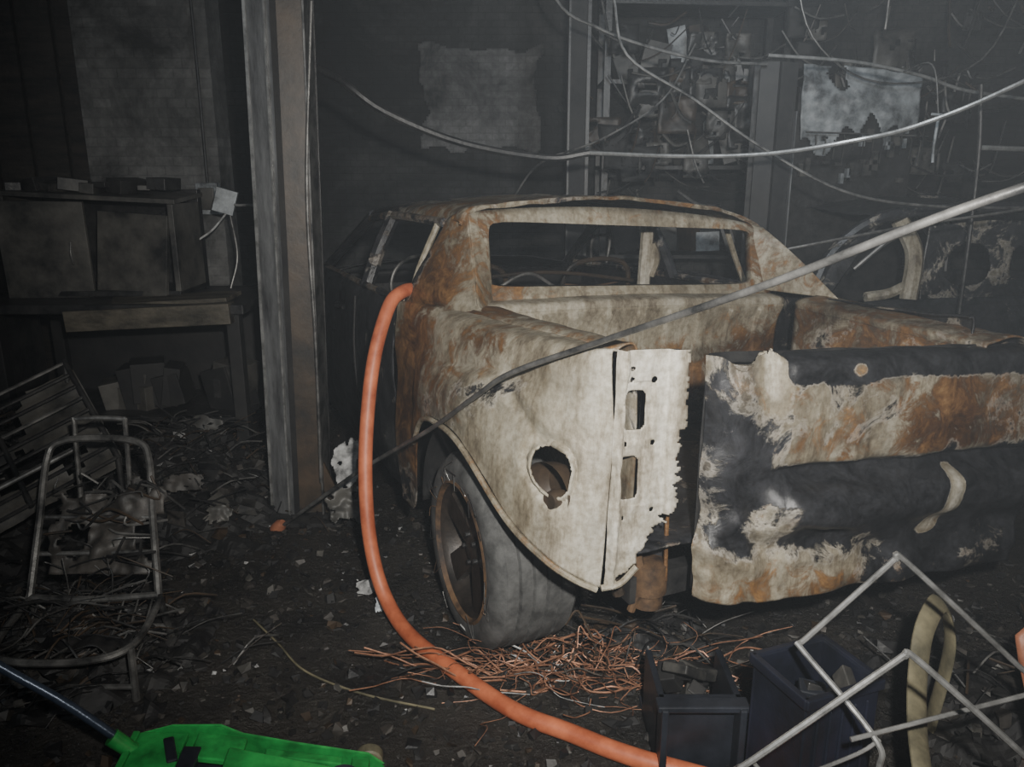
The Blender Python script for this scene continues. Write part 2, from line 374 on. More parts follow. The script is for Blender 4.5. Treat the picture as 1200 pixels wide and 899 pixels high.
for fr,b in ((0,.09),(.2,.03),(.6,.02),(1,.03)):
    rf.append([V3(a,b+.25*ss(3.8,4.4,a),(1.11-.16*(a-3.3))*(1-fr)+z*fr) for a,z in zip(fa,fb)])
body.patch(rf,40,20,'body',.9,.5,.01,4,L); body.patch(mirror(rf),30,12,'body',.85,.5,.01,4,L)
body.patch([[V3(a,b,z-.14*(a-3.2)) for b,z in ((.12,1.08),(.5,1.13),(.98,1.14),(1.45,1.12),(1.83,1.06))] for a in (3.15,3.6,4.0,4.3)],40,30,'body',.8,.6,.012,4,L)
body.patch([[V3(4.3,b,.93) for b in (.3,.98,1.65)],[V3(4.36,b,.7) for b in (.3,.98,1.65)],[V3(4.34,b,.35) for b in (.3,.98,1.65)]],30,14,'char',0,0,.01,4,L)
body.build('body_panels', truck, solid=.006)
for sgn in (0,1):
    def mir(p): return V3(p[0], 1.95-p[1], p[2]-.05) if sgn else Vector(p)
    X=lambda p: L(mir(p))
    lm.tube([(2.55,.26,1.46),(2.9,.19,1.28),(3.25,.12,1.10)],.03,'body',xf=X,ch=.85,ru=.5)
    lm.tube([(2.05,.235,1.49),(2.02,.14,1.32),(2.0,.07,1.15)],.035,'body',xf=X,ch=.6,ru=.7,seg=8)
    lm.tube([(1.30,.235,1.49),(2.0,.225,1.485),(2.58,.25,1.44)],.02,'body',xf=X,ch=.45,ru=.6)
    lm.tube([(1.33,.07,1.165),(2.0,.06,1.155),(3.2,.1,1.12)],.018,'body',xf=X,ch=.5,ru=.6)
    lm.tube([(1.33,.09,1.17),(1.36,.14,1.3),(1.36,.225,1.48)],.014,'body',xf=X,ch=.1,ru=.3)
    for a in (2.02,):
        lm.tube([(a,.012,1.1),(a,-.006,.8),(a,.02,.35)],.006,'soot',xf=X)
    for a in (1.45,2.3):
        lm.tube([(a,.012,1.0),(a+.08,-.012,1.0),(a+.16,.012,1.0)],.012,'char',xf=X)
lm.tube([(2.57,.26,1.45),(2.62,.95,1.50),(2.57,1.68,1.38)],.025,'body',xf=L,ch=.6,ru=.5)
lm.build('pillars_and_trim', truck)
it = MB()
it.box((2.1,.97,.33),(2.3,1.7,.05),'soot',xf=L)
it.box((3.05,.97,.92),(.3,1.6,.22),'soot',xf=L)
for b in (.62,1.38):
    it.tube([(2.2,b-.22,.5),(2.05,b-.22,1.0),(2.0,b-.15,1.2),(2.0,b+.15,1.2),(2.05,b+.22,1.0),(2.2,b+.22,.5)],.014,'rustdk',xf=L)
    for k in range(5): it.tube([(2.12-.02*k,b-.21,.65+.11*k),(2.12-.02*k,b,.63+.11*k),(2.12-.02*k,b+.21,.65+.11*k)],.005,'rust',xf=L)
    it.tube([(2.0,b-.05,1.2),(1.98,b-.05,1.34),(1.98,b+.05,1.34),(2.0,b+.05,1.2)],.008,'steeldk',xf=L)
    it.box((2.4,b,.52),(.5,.46,.1),'rustdk',xf=L)
it.tube([(1.5,1.34,.9),(1.45,1.32,1.2),(1.45,1.33,1.44)],.032,'body',xf=L,ch=-.3,ru=.1)
it.tube([(1.45,1.34,1.2),(1.44,1.36,1.28),(1.45,1.34,1.35)],.036,'body',xf=L,ch=-.1,ru=.2)
it.tube([(1.9,.4,1.15),(1.9,1.0,1.18),(1.9,1.6,1.1)],.01,'rustdk',xf=L)
it.tube([(1.6,.55,1.13),(1.6,.75,1.22),(1.6,.9,1.15)],.008,'steeldk',xf=L)
it.tube([(1.5,.50,1.25),(1.5,.50,1.38)],.009,'white',xf=L)
th=[(2.86+.03*math.cos(t),.6+.18*math.cos(t),1.02+.17*math.sin(t)) for t in [i*math.pi/8 for i in range(16)]]
it.tube(th,.011,'steeldk',xf=L,closed=True)
for b in (.48,1.45): it.box((2.1,b,.42),(4.1,.09,.12),'char',xf=L)
it.tube([(.62,.2,.36),(.62,1.75,.36)],.045,'char',xf=L)
it.lathe([(0,-.12),(.12,-.1),(.13,0),(.12,.1),(0,.12)], L((.62,.98,.35)), F, 'char')
it.lathe([(.0,.0),(.05,.0),(.05,.05),(.06,.05),(.06,.15),(.03,.16),(0,.16)], L((.05,.46,.35)), (0,0,1), 'rust', 24)
it.tube([(.05,.40,.6),(.03,.42,.45),(.05,.40,.34)],.014,'rust',xf=L)
it.tube([(.06,.36,.62),(.08,.34,.5),(.06,.36,.40)],.02,'rustdk',xf=L)
it.box((.06,.98,.42),(.06,1.2,.09),'char',xf=L)
it.build('chassis_and_interior', truck)
tg = MB()
def ztop(b): return 1.20-.065*(b-.5)
def zbot(b): return .44-.085*(b-.5)
prof=[(1.0,-.12),(.995,-.17),(.97,-.195),(.90,-.20),(.80,-.20),(.66,-.205),(.585,-.20),(.55,-.165),(.51,-.185),(.45,-.245),(.36,-.255),(.27,-.20),(.17,-.185),(.08,-.20),(0,-.19)]
bs=[.525,.545,.60,.68,.74,.80,1.0,1.25,1.5,1.75,1.86]
rowsT=[]
for t,a in prof:
    r=[]
    for b in bs:
        w=ss(.66,.80,b)
        aa=-.165*(1-w)+a*w
        if b<.56: aa+= .07*ss(.56,.525,b)
        zz=zbot(b)*(1-t)+ztop(b)*t
        if t>.97: zz += (.03 if .66<b<.7 else -.03 if .55<b<.65 else 0)
        r.append(V3(aa,b,zz))
    rowsT.append(r)
def tt_(p): return (p[2]-zbot(p[1]))/(ztop(p[1])-zbot(p[1]))
def ch_t(p):
    b,t=p[1],tt_(p)
    c=.43
    c+=.60*ss(.88,.94,t)*ss(.7,.76,b)
    c+= .60*gs(t,.50,.06)*ss(.66,.76,b)
    c+= .40*gs(t,.37,.13)*ss(.70,.90,b)
    c+= .20*ss(.9,1.5,b)*ss(.4,.2,t)
    if t>.58 and b>.76: c -= .08+.12*gs(b,1.3,.2)
    c -= .28*ss(.3,.1,t)*ss(1.25,.95,b)
    c -= 1.0*gs(b,.70,.040)*ss(.74,.9,t)
    c += .30*gs(b,.60,.08)*gs(t,.55,.35)
    c -= 1.6*gs(b,1.42-.20*(.36-t),.030+.02*t)*ss(.18,.24,t)*ss(.56,.48,t)
    c -= 1.0*gs(b,1.0,.035)*gs(t,.95,.03)
    c -= .6*gs(b,.95,.12)*gs(t,.61,.03)
    return c
def ru_t(p):
    b,t=p[1],tt_(p)
    return .32+.45*ss(.56,.62,t)*ss(.95,.88,t)*ss(.76,.8,b)*(.40+.9*noise.noise(V3(b*5,t*3,1))+.8*gs(b,1.45,.17)) + .15*ss(.2,.05,t)
def keep_t(p,u,v):
    b=p[1]; e=.025*noise.noise(V3(b*30,1,5))+.018*noise.noise(V3(b*80,1,5))
    return p[2] < ztop(b)+.03-(.015+e if b<.78 else 0)
def crumpl(p,u,v):
    b,t=p[1],tt_(p)
    d=.024*noise.noise(V3(b*9,t*4,2))*ss(.80,.62,b)
    d+=.030*noise.noise(V3(b*6+t*5,t*9,8))*ss(.55,.35,t)
    d+=.016*max(0,1-abs((b-.58)-.25*(.5-t))/.05)*ss(.6,.3,t)
    return d
tg.patch(rowsT,220,130,'body',ch_t,ru_t,.012,5,L,keep=keep_t,shape=crumpl)
tg.patch([[V3(-.12,b,ztop(b)-.02) for b in bs],[V3(-.09,b,ztop(b)-.06) for b in bs],[V3(-.08,b,zbot(b)+.02) for b in bs]],60,14,'char',0,0,.006,6,L)
tg.build('tailgate', truck, solid=.006)
def wheel(a,b,sgn,name,burned,R_=1.0,wd=1.0):
    w=MB(); c=L((a,b,.335*R_)); ax=Rr*sgn
    P=[(.235,.0),(.25,-.004),(.29,-.006),(.318,.01),(.333,.03)]
    x=.03
    for k in range(5):
        P += [(.338,x+.004),(.338,x+.033*wd),(.326,x+.035*wd),(.326,x+.040*wd)]; x+=.041*wd
    P += [(.333,x+.002),(.318,x+.02),(.28,x+.03),(.235,x+.02)]
    sc=lambda pr:[(r*R_,t) for r,t in pr]
    w.lathe(sc(P),c,ax,'rubber',64,jag=.02)
    w.lathe(sc([(.24,.0),(.232,.01),(.215,.03),(.205,.12),(.215,.22),(.235,.235)]),c,ax,'rim',48)
    w.lathe(sc([(.243,.012),(.246,-.004),(.236,-.008),(.228,.01)]),c,ax,'rust',48)
    w.lathe([(0,.035),(.035,.035),(.05,.045),(.085,.055),(.09,.08),(.0,.08)],c,ax,'rim',32)
    w.lathe([(.0,.085),(.18,.085),(.18,.10),(.0,.10)],c,ax,'rim',40)
    up=Vector((0,0,1)); sd=ax.cross(up)
    for k in range(5):
        t=2*math.pi*k/5+.2
        d=up*math.cos(t)+sd*math.sin(t); e=up*-math.sin(t)+sd*math.cos(t)
        p0=c+ax*.05+d*.06; p1=c+ax*.03+d*.225*R_
        vs=[p0-e*.045,p0+e*.045,p1+e*.055,p1-e*.055]; w.add(vs+[v+ax*.03 for v in vs],[(0,1,2,3),(7,6,5,4),(0,4,5,1),(1,5,6,2),(2,6,7,3),(3,7,4,0)],'rim')
        q=c+ax*.04+(up*math.cos(t+.6)+sd*math.sin(t+.6))*.055; w.lathe([(0,-.01),(.009,-.01),(.009,.02)],q,ax,'char',8)
    for k in range(22 if burned else 0):
        t=random.uniform(0,6.28); d=up*math.cos(t)+sd*math.sin(t); e=up*-math.sin(t)+sd*math.cos(t)
        w.tube([c+d*.26-ax*.005, c+d*random.uniform(.27,.33)-ax*random.uniform(.01,.02)+e*random.uniform(-.03,.03), c+d*random.uniform(.22,.35)+e*random.uniform(-.09,.09)-ax*.012],.0014,random.choice(['rust','char','steeldk']),n=6,seg=4)
    w.build(name, truck)
wheel(.62,.03,1,'wheel_rear_left',True,1.07,1.25); wheel(.62,1.915,-1,'wheel_rear_right',False)
wheel(3.78,.06,1,'wheel_front_left',False); wheel(3.78,1.89,-1,'wheel_front_right',False)

# ------------------------------------------------------------------ fire hose
h=MB()
h.tube([(-.22,3.50,1.02),(-.32,3.42,1.17),(-.40,3.33,1.215),(-.455,3.25,1.215),(-.50,3.18,1.16),(-.55,3.07,.96),(-.575,2.97,.67),(-.57,2.89,.42),(-.54,2.83,.22),(-.48,2.75,.09),(-.38,2.61,.036),(-.22,2.42,.034),(0,2.19,.034),(.18,2.08,.034),(.36,1.975,.034),(.75,1.8,.034),(1.3,1.45,.034),(1.9,.9,.034)],.028,'hose',n=160,seg=16)
h.build('fire_hose')
h=MB()
h.tube([(-1.13,3.56,.02),(-.66,3.20,.45),(-.30,2.71,.80),(-.115,2.42,1.01),(.0,2.29,1.12),(.235,2.08,1.258),(.515,1.60,1.478),(.81,1.3,1.673),(1.35,1.0,1.9),(2.1,.7,2.3),(2.9,.4,3.28)],.0085,'steeldk',n=120,seg=10)
h.lathe([(0,-.02),(.03,-.02),(.03,.03),(.018,.05),(0,.05)],(-1.14,3.56,.02),(.6,-.3,.6),'orange',16)
h.build('bent_steel_conduit')

# ------------------------------------------------------------------ lift columns
def column(name,x,y,ztop_,s=1.0,mats=('galv','rustdk'),lean=0.0,edge='steeldk'):
    e=empty(name)
    D=(lean,0,ztop_)
    g=MB(); 
    g.prism([(x-.155*s,y,0),(x-.025*s,y-.03*s,0),(x-.02*s,y-.02*s,0),(x-.145*s,y+.015*s,0)],D,mats[0])
    if s>.9:
        g.prism([(x-.160*s,y-.006,0),(x-.145*s,y-.008,0),(x-.145*s,y+.015*s,0),(x-.160*s,y+.015*s,0)],D,'steel')
        g.prism([(x-.055*s,y-.034,0),(x-.045*s,y-.036,0),(x-.045*s,y-.02*s,0),(x-.055*s,y-.02*s,0)],D,'steel')
    g.build('front_flange',e,smooth=False)
    g=MB()
    g.prism([(x-.025*s,y-.03*s,0),(x+.0*s,y-.01*s,0),(x+.0*s,y+.16*s,0),(x-.012*s,y+.16*s,0)],D,'soot')
    g.prism([(x+.0*s,y-.01*s,0),(x+.13*s,y+.01*s,0),(x+.13*s,y+.025*s,0),(x+.0*s,y+.005*s,0)],D,mats[1])
    g.prism([(x+.128*s,y-.03*s,0),(x+.137*s,y-.03*s,0),(x+.137*s,y+.16*s,0),(x+.128*s,y+.16*s,0)],(lean*.85,0,ztop_*.88),edge)
    g.prism([(x-.155*s,y+.155*s,0),(x+.14*s,y+.155*s,0),(x+.14*s,y+.17*s,0),(x-.155*s,y+.17*s,0)],D,'char')
    g.build('web_and_back',e,smooth=False)
    g=MB(); g.box((x,y+.06,.01),(.5*s,.42*s,.02),'char')
    g.prism([(x+.14*s,y,.02),(x+.26*s,y,.02),(x+.14*s,y,.3)],(0,.015,0),'rustdk')
    for dx in (-.2,.2):
        for dy in (-.08,.2): g.lathe([(0,.05),(.016,.05),(.016,0)],(x+dx*s,y+dy*s,.02),(0,0,1),'steeldk',6)
    g.build('base_plate',e,smooth=False)
column('vehicle_lift_column',-1.075,3.74,3.28,.92,lean=.08)
column('vehicle_lift_column.001',1.60,5.05,2.32,.8,('soot','soot'),edge='galv')
g=MB(); g.prism([(.42,6.2,0),(.56,6.2,0),(.56,6.32,0),(.42,6.32,0)],(0,0,3.3),'soot'); g.prism([(.41,6.18,0),(.425,6.18,0),(.425,6.34,0),(.41,6.34,0)],(0,0,3.3),'char'); g.prism([(.545,6.18,0),(.57,6.18,0),(.57,6.34,0),(.545,6.34,0)],(0,0,3.3),'char'); g.build('steel_roof_post',smooth=False)

# ------------------------------------------------------------------ overhead cables
def cab(name, pts, r, mat, n=None):
    g=MB(); g.tube(pts,r,mat,n=n,seg=8); return g.build(name)
cab('sagging_cable',[(-.93,3.86,2.16),(-.85,4.2,2.13),(-.656,4.3,1.99),(-.27,4.4,1.84),(.185,4.5,1.765),(.42,4.5,1.79)],.020,'char')
cab('sagging_cable.001',[(.42,4.5,1.79),(.9,4.35,1.77),(1.30,4.2,1.78),(1.64,4.0,1.836),(1.91,3.9,1.907),(2.236,3.7,2.075),(2.9,3.3,2.5),(3.6,3,3.25)],.011,'steel',60)
cab('sagging_cable.002',[(.0,5,3.25),(.246,5,2.66),(.495,5,2.5),(.8,5,2.395),(1.15,5.,2.32),(1.5,5,2.30)],.009,'steeldk')
cab('sagging_cable.003',[(1.5,5,2.35),(2.0,5,2.315),(2.4,5,2.24),(2.78,5,2.14),(3.6,5,2.1),(5.1,5,2.3)],.010,'steel')
cab('sagging_cable.004',[(.55,4.7,2.6),(.634,4.7,2.31),(1.0,4.65,2.08),(1.37,4.6,1.83),(1.83,4.5,1.585),(2.356,4.5,1.506),(3.1,4.5,1.5)],.008,'steeldk')
cab('sagging_cable.005',[(1.2,4.1,1.27),(1.42,4,1.33),(2.0,4,1.44),(2.51,4,1.516),(3.4,4,1.7),(5.1,4,2.1)],.007,'steeldk')
cab('sagging_cable.006',[(1.2,5.6,2.5),(1.0,5.6,2.15),(.6,5.6,1.9),(.2,5.7,1.75),(.0,5.8,1.5)],.007,'steeldk')
cab('sagging_cable.007',[(1.9,6.,3.2),(2.1,6.,2.6),(2.6,6,2.3),(3.3,6,2.45),(3.6,6,3.2)],.007,'steeldk')
cab('sagging_cable.008',[(-.86,3.72,2.4),(-.93,3.71,1.6),(-.935,3.71,.9),(-.95,3.70,.2)],.007,'steeldk')
g=MB(); g.tube([(2.29,4.5,1.74),(2.285,4.5,1.83),(2.29,4.5,1.98)],.008,'white'); g.tube([(2.25,4.5,1.99),(2.33,4.5,1.985)],.007,'white'); g.tube([(2.29,4.5,1.98),(2.27,4.6,2.25),(2.3,5,2.26)],.004,'steeldk'); g.build('hanging_lamp_holder')
g=MB(); g.tube([(2.62,4.6,0),(2.60,4.6,1.6),(2.55,4.6,2.15)],.012,'char'); g.tube([(2.6,4.6,1.82),(3.2,4.6,1.80)],.014,'steel'); g.build('pipe_stand')

# ------------------------------------------------------------------ second burnt car (right rear)
car=empty('burnt_hatchback')
def csh(p): return .68+.2*noise.noise(p*2.5)
def carside(y,name):
    g=MB()
    g.patch([[V3(1.75,y,.86),V3(2.4,y-.02,.92),V3(3.4,y-.02,.94),V3(4.4,y,.90),V3(5.0,y+.05,.80)],[V3(1.7,y-.03,.7),V3(2.4,y-.06,.72),V3(3.4,y-.06,.72),V3(4.4,y-.04,.7),V3(5.05,y,.6)],[V3(1.75,y,.4),V3(2.4,y-.01,.3),V3(3.4,y-.01,.28),V3(4.4,y,.3),V3(5.0,y,.4)]],60,20,'body',csh,.3,.012,4,ells=[(.20,.95,.10,.55,2),(.82,.95,.10,.55,2)])
    tb=[(1.85,.88),(2.0,1.20),(2.3,1.42),(2.9,1.475),(3.6,1.44),(4.2,1.15),(4.45,.92)]
    g.tube([(x,y+.06 if z>1.1 else y,z) for x,z in tb],.035,'body',ch=.65,ru=.3)
    g.tube([(2.40,y+.07,1.40),(2.50,y+.04,1.2),(2.48,y,.92)],.05,'body',ch=.05,ru=.2)
    g.tube([(2.48,y+.05,1.0),(2.36,y+.03,.95),(2.22,y+.02,.93)],.03,'body',ch=.3,ru=.2)
    g.tube([(3.42,y+.08,1.45),(3.46,y+.03,1.2),(3.46,y,.92)],.04,'body',ch=.6,ru=.2)
    g.patch([[V3(2.0,y+.05,1.2),V3(2.3,y+.06,1.42)],[V3(1.85,y+.01,.95),V3(2.0,y+.01,.95)]],14,14,'body',.7,.3,.01,5)
    g.patch([[V3(2.60,y+.10,1.36),V3(3.0,y+.10,1.40),V3(3.40,y+.10,1.38)],[V3(2.58,y+.08,1.1),V3(3.0,y+.08,1.1),V3(3.42,y+.08,1.1)],[V3(2.58,y+.06,.9),V3(3.0,y+.06,.9),V3(3.42,y+.06,.9)]],60,40,'body',.58,.25,.012,7,ells=[(.34,.48,.17,.26,2.2),(.78,.45,.12,.20,3)])
    g.build(name,car,solid=.006)
carside(4.95,'side_near'); carside(6.4,'side_far')
g=MB()
g.patch([[V3(2.28,y,1.42),V3(2.9,y,1.50 if y>5.1 else 1.475),V3(3.6,y,1.45)] for y in (5.02,5.3,6.0,6.35)],40,30,'body',.75,.4,.015,4)
g.patch([[V3(4.2,y,.93),V3(4.6,y,.9),V3(5.0,y,.8)] for y in (4.97,5.7,6.4)],20,20,'body',.7,.4,.015,4)
g.patch([[V3(1.75,4.97,.86),V3(1.72,5.7,.88),V3(1.75,6.4,.86)],[V3(1.72,4.97,.4),V3(1.68,5.7,.38),V3(1.72,6.4,.4)]],20,20,'char',0,0,.01,4)
g.box((3.3,5.68,.3),(3.0,1.3,.05),'soot')
for x,y in ((2.40,5.1),(4.4,5.1),(2.4,6.3),(4.4,6.3)):
    g.lathe([(.16,-.1),(.28,-.09),(.30,-.05),(.30,.05),(.28,.09),(.16,.1)],(x,y,.3),(0,1,0),'rubber',30); g.lathe([(0,-.03),(.16,-.07),(.17,.08),(0,.08)],(x,y,.3),(0,1,0),'rustdk',30)
g.tube([(2.15,5.02,1.1),(2.3,5.0,1.25),(2.38,5.0,1.3)],.012,'steeldk')
g.build('roof_hood_and_wheels',car,solid=.004)

# ------------------------------------------------------------------ room
def slab(name,c,s,mat):
    g=MB(); g.box(c,s,mat); return g.build(name,smooth=False)
slab('floor',(.35,3.2,-.05),(9.9,9.6,.1),'floor')
slab('ceiling',(.35,3.2,3.35),(9.9,9.6,.1),'wall')
slab('wall_back',(.35,7.7,1.65),(9.9,.2,3.3),'wall')
slab('wall_left',(-4.5,3.2,1.65),(.2,9.2,3.3),'wall')
slab('wall_right',(5.2,3.2,1.65),(.2,9.2,3.3),'wall')
slab('wall_front',(.35,-1.5,1.65),(9.5,.2,3.3),'wall')
slab('wall_partition',(-2.33,5.5,1.65),(.85,.25,3.3),'brick')
slab('wall_partition_left',(-3.58,5.62,1.65),(1.64,.2,3.3),'wood')
g=MB()
for k in range(7): g.box((-2.80-.24*k,5.49,1.65),(.21,.03,3.25),'wood')
g.build('wall_boarding',smooth=False)
g=MB()
g.patch([[V3(-.85+1.15*u,7.57+.01*noise.noise(V3(u*3,v*3,0)),1.85+.95*v) for u in (0,.33,.66,1)] for v in (0,.33,.66,1)],60,50,'brick2',0,0,0,5,keep=lambda p,u,v: max(abs(u-.5),abs(v-.5))*2 < .90+.22*noise.noise(V3(u*5,v*5,4)))
g.build('wall_brick_patch',solid=.01)

# workbench + burnt cabinet
g=MB()
g.box((-2.15,4.55,.985),(1.45,.75,.05),'char'); g.box((-1.93,4.20,.945),(.88,.10,.11),'bench',rot=(0,-.05,0)); g.box((-1.95,4.35,1.01),(.85,.25,.025),'bench',rot=(.02,-.05,0))
for x in (-2.8,-1.5):
    for y in (4.25,4.85): g.box((x,y,.48),(.07,.07,.96),'soot')
g.box((-2.15,4.55,.35),(1.3,.6,.03),'char'); g.box((-2.15,4.88,.6),(1.35,.03,.75),'soot')
for k in range(12): g.box((random.uniform(-2.7,-1.6),4.5,.37+random.uniform(.03,.15)),(random.uniform(.08,.2),.2,random.uniform(.08,.3)),random.choice(['char','soot','cab']),rot=(0,random.uniform(-.3,.3),random.uniform(-.5,.5)))
g.build('workbench',smooth=False,bevel=.004)
g=MB()
g.box((-2.33,4.85,1.30),(.95,.06,.58),'char'); g.box((-2.79,4.65,1.29),(.03,.4,.56),'cab'); g.box((-1.87,4.65,1.27),(.03,.4,.50),'cab')
g.box((-2.33,4.66,1.57),(.97,.44,.025),'cab',rot=(.06,.05,.02)); g.box((-2.57,4.43,1.27),(.46,.025,.54),'cab',rot=(.08,.02,.10)); g.box((-2.12,4.49,1.24),(.44,.025,.46),'cab',rot=(-.12,.05,-.22))
g.box((-2.33,4.65,1.03),(.95,.42,.03),'char')
g.tube([(-2.41,4.40,1.2),(-2.41,4.385,1.26),(-2.41,4.40,1.32)],.006,'steeldk')
for k in range(9): g.box((-2.75+.1*k,4.6,1.6+random.uniform(0,.03)),(random.uniform(.06,.16),.2,random.uniform(.02,.09)),random.choice(['char','cab']),rot=(0,random.uniform(-.2,.2),random.uniform(-.5,.5)))
g.build('burnt_cabinet',smooth=False,bevel=.004)
g=MB()
for x,w_,h_,mt in ((-3.1,.35,.4,'char'),(-3.5,.35,.3,'cab')): g.box((x,4.5,1.0+h_/2),(w_,.35,h_),mt,rot=(0,.06,.2)); 
g.box((-3.3,4.5,.5),(.9,.5,1.0),'char'); g.build('charred_storage_box',smooth=False,bevel=.01)
g=MB(); g.box((-1.98,5.34,1.52),(.14,.07,.2),'white'); g.box((-1.98,5.30,1.52),(.10,.02,.14),'cab'); g.tube([(-1.98,5.34,1.62),(-1.98,5.35,2.3),(-1.98,5.35,3.3)],.010,'char'); g.build('electrical_box',smooth=False,bevel=.005)
g=MB(); g.box((-1.72,4.9,1.52),(.12,.06,.14),'white',rot=(0,.3,.2)); g.tube([(-1.72,4.9,1.45),(-1.8,4.85,1.35),(-1.9,4.75,1.25),(-1.95,4.7,1.02)],.006,'ashw'); g.tube([(-1.70,4.9,1.45),(-1.66,4.85,1.2),(-1.7,4.8,1.01)],.006,'steeldk'); g.tube([(-1.66,4.88,1.5),(-1.5,4.86,1.45),(-1.45,4.8,1.01)],.008,'steel'); g.build('dangling_switch')

# back shelving with burnt stock
sh=empty('storage_shelving'); g=MB()
for x in (.75,2.15):
    for y in (6.7,7.2): g.box((x,y,1.6),(.05,.05,3.2),'char')
for z in (1.0,1.72,2.35,2.95): g.box((1.45,6.95,z),(1.45,.5,.03),'char',rot=(0,random.uniform(-.05,.05),0))
g.build('rack',sh,smooth=False)
g=MB()
for z in (1.03,1.75,2.38):
    x=.82
    while x<2.05:
        w=random.uniform(.08,.24); hh=random.uniform(.1,.46); mt=random.choice(['cab','cab','char','white','char','rustdk'])
        if random.random()<.35: g.lathe([(0,0),(w/2,0),(w/2,hh*.8),(w/4,hh*.9),(w/4,hh),(0,hh)],(x+w/2,6.9+random.uniform(-.1,.1),z),(random.uniform(-.3,.3),0,1),mt,16,jag=.3)
        else: g.box((x+w/2,6.9,z+hh/2+.01),(w*.9,.25,hh),mt,rot=(random.uniform(-.1,.1),random.uniform(-.35,.35),random.uniform(-.5,.5)))
        x+=w+.02
g.build('burnt_stock',sh,smooth=False)
g=MB()
for k in range(150):
    x=random.uniform(.65,4.0); z=random.uniform(1.5,2.9); y=random.uniform(6.25,6.8); l=random.uniform(.08,.55); a=random.gauss(0,.8)+random.choice([0,1.57])
    p=V3(x,y,z); d=V3(math.cos(a)*l,random.uniform(-.1,.1),math.sin(a)*l)
    g.tube([p,p+d*.5+V3(0,0,-.05),p+d],random.choice([.004,.007,.010]),random.choice(['steeldk','char','cab','rustdk','char']),n=6,seg=5)
for k in range(70):
    x=random.uniform(.7,3.6); z=random.uniform(1.6,2.8); s_=random.uniform(.08,.32)
    g.patch([[V3(x+s_*(u-.5),6.55+.05*noise.noise(V3(u*3,v*3,k)),z+s_*(v-.5)*random.uniform(.9,1)) for u in (0,.5,1)] for v in (0,.5,1)],8,8,random.choice(['cab','cab','char','soot','rustdk']),0,0,.04,6,keep=lambda p,u,v: noise.noise(V3(u*3,v*3,k))>-.3)
g.build('tangled_burnt_debris',solid=.002)
lk=empty('steel_locker')
g=MB(); g.patch([[V3(2.13,6.22,2.45),V3(2.6,6.20,2.42),V3(3.0,6.22,2.36)],[V3(2.13,6.18,2.1),V3(2.6,6.14,2.08),V3(3.0,6.19,2.07)],[V3(2.15,6.22,1.72),V3(2.6,6.22,1.70),V3(2.98,6.22,1.72)]],60,50,'white',0,0,.05,5,keep=lambda p,u,v: p[2]>1.98-.25*noise.noise(V3(p[0]*7,0,0))-.2*gs(p[0],2.25,.1) and noise.noise(V3(p[0]*4,p[2]*5,3))<.38)
g.build('peeling_panel',lk,solid=.005)
g=MB(); g.box((2.6,6.45,1.15),(.9,.25,2.3),'char'); 
for k in range(26):
    x=random.uniform(2.18,3.0); z=random.uniform(1.62,2.0); g.box((x,6.28,z),(random.uniform(.02,.08),.05,random.uniform(.02,.10)),random.choice(['white','cab','cab']))
g.build('carcass',lk,smooth=False)
g=MB()
for k in range(12):
    x=2.22+.07*k; g.tube([(x,6.1,1.95-.02*(k%3)),(x+.01,6.1,1.9),(x,6.1,1.84-.03*(k%4))],.005,'cab',n=4,seg=6)
g.tube([(2.15,6.1,1.97),(3.05,6.1,1.94)],.006,'steeldk'); g.build('tool_hooks')

# ------------------------------------------------------------------ burnt chair frame
g=MB(); S='steeldk'
g.tube([(-1.722,2.55,.226),(-1.75,2.72,.45),(-1.775,2.86,.63),(-1.74,2.90,.69),(-1.60,2.92,.70),(-1.44,2.90,.69),(-1.385,2.86,.63),(-1.33,2.72,.45),(-1.26,2.55,.236)],.013,S,n=70)
g.tube([(-1.69,2.90,.44),(-1.69,2.93,.74),(-1.675,2.935,.772),(-1.51,2.935,.772),(-1.495,2.93,.74),(-1.495,2.90,.44)],.009,S,n=50)
g.tube([(-1.76,2.74,.45),(-1.34,2.74,.45)],.008,S); g.tube([(-1.74,2.66,.34),(-1.31,2.66,.35)],.008,S)
g.tube([(-1.722,2.55,.226),(-1.5,2.53,.23),(-1.26,2.55,.236)],.012,S)
g.tube([(-1.72,2.55,.22),(-1.69,2.3,.2),(-1.60,2.22,.19),(-1.36,2.22,.19),(-1.24,2.3,.2),(-1.255,2.55,.22)],.012,S,n=40)
for x,y in ((-1.69,2.28),(-1.24,2.28)): g.tube([(x,y,.2),(x,y-.01,.01)],.012,S)
for x,y in ((-1.725,2.55),(-1.26,2.55)): g.tube([(x,y,.23),(x-.01,y+.08,.01)],.012,S)
g.tube([(-1.69,2.27,.06),(-1.24,2.27,.06)],.009,S); g.tube([(-1.72,2.6,.08),(-1.26,2.6,.08)],.009,S)
for k in range(9):
    x=-1.68+.05*k; g.tube([(x,2.54,.225),(x+.01,2.4,.16),(x,2.24,.19)],.003,S,n=6,seg=5)
g.patch([[V3(-1.70+.40*u,2.60+.22*v+.02,.28+.34*v) for u in (0,.33,.66,1)] for v in (0,.33,.66,1)],40,40,'rubble',0,0,.05,9,keep=lambda p,u,v: noise.noise(V3(u*4,v*4,2.5))>-.12 and v<.75+.3*noise.noise(V3(u*5,1,1)))
g.patch([[V3(-1.66+.38*u,2.28+.25*v,.19-.04*math.sin(3.1*v)) for u in (0,.33,.66,1)] for v in (0,.33,.66,1)],40,30,'char',0,0,.05,9,keep=lambda p,u,v: noise.noise(V3(u*4,v*4,7.5))>-.2)
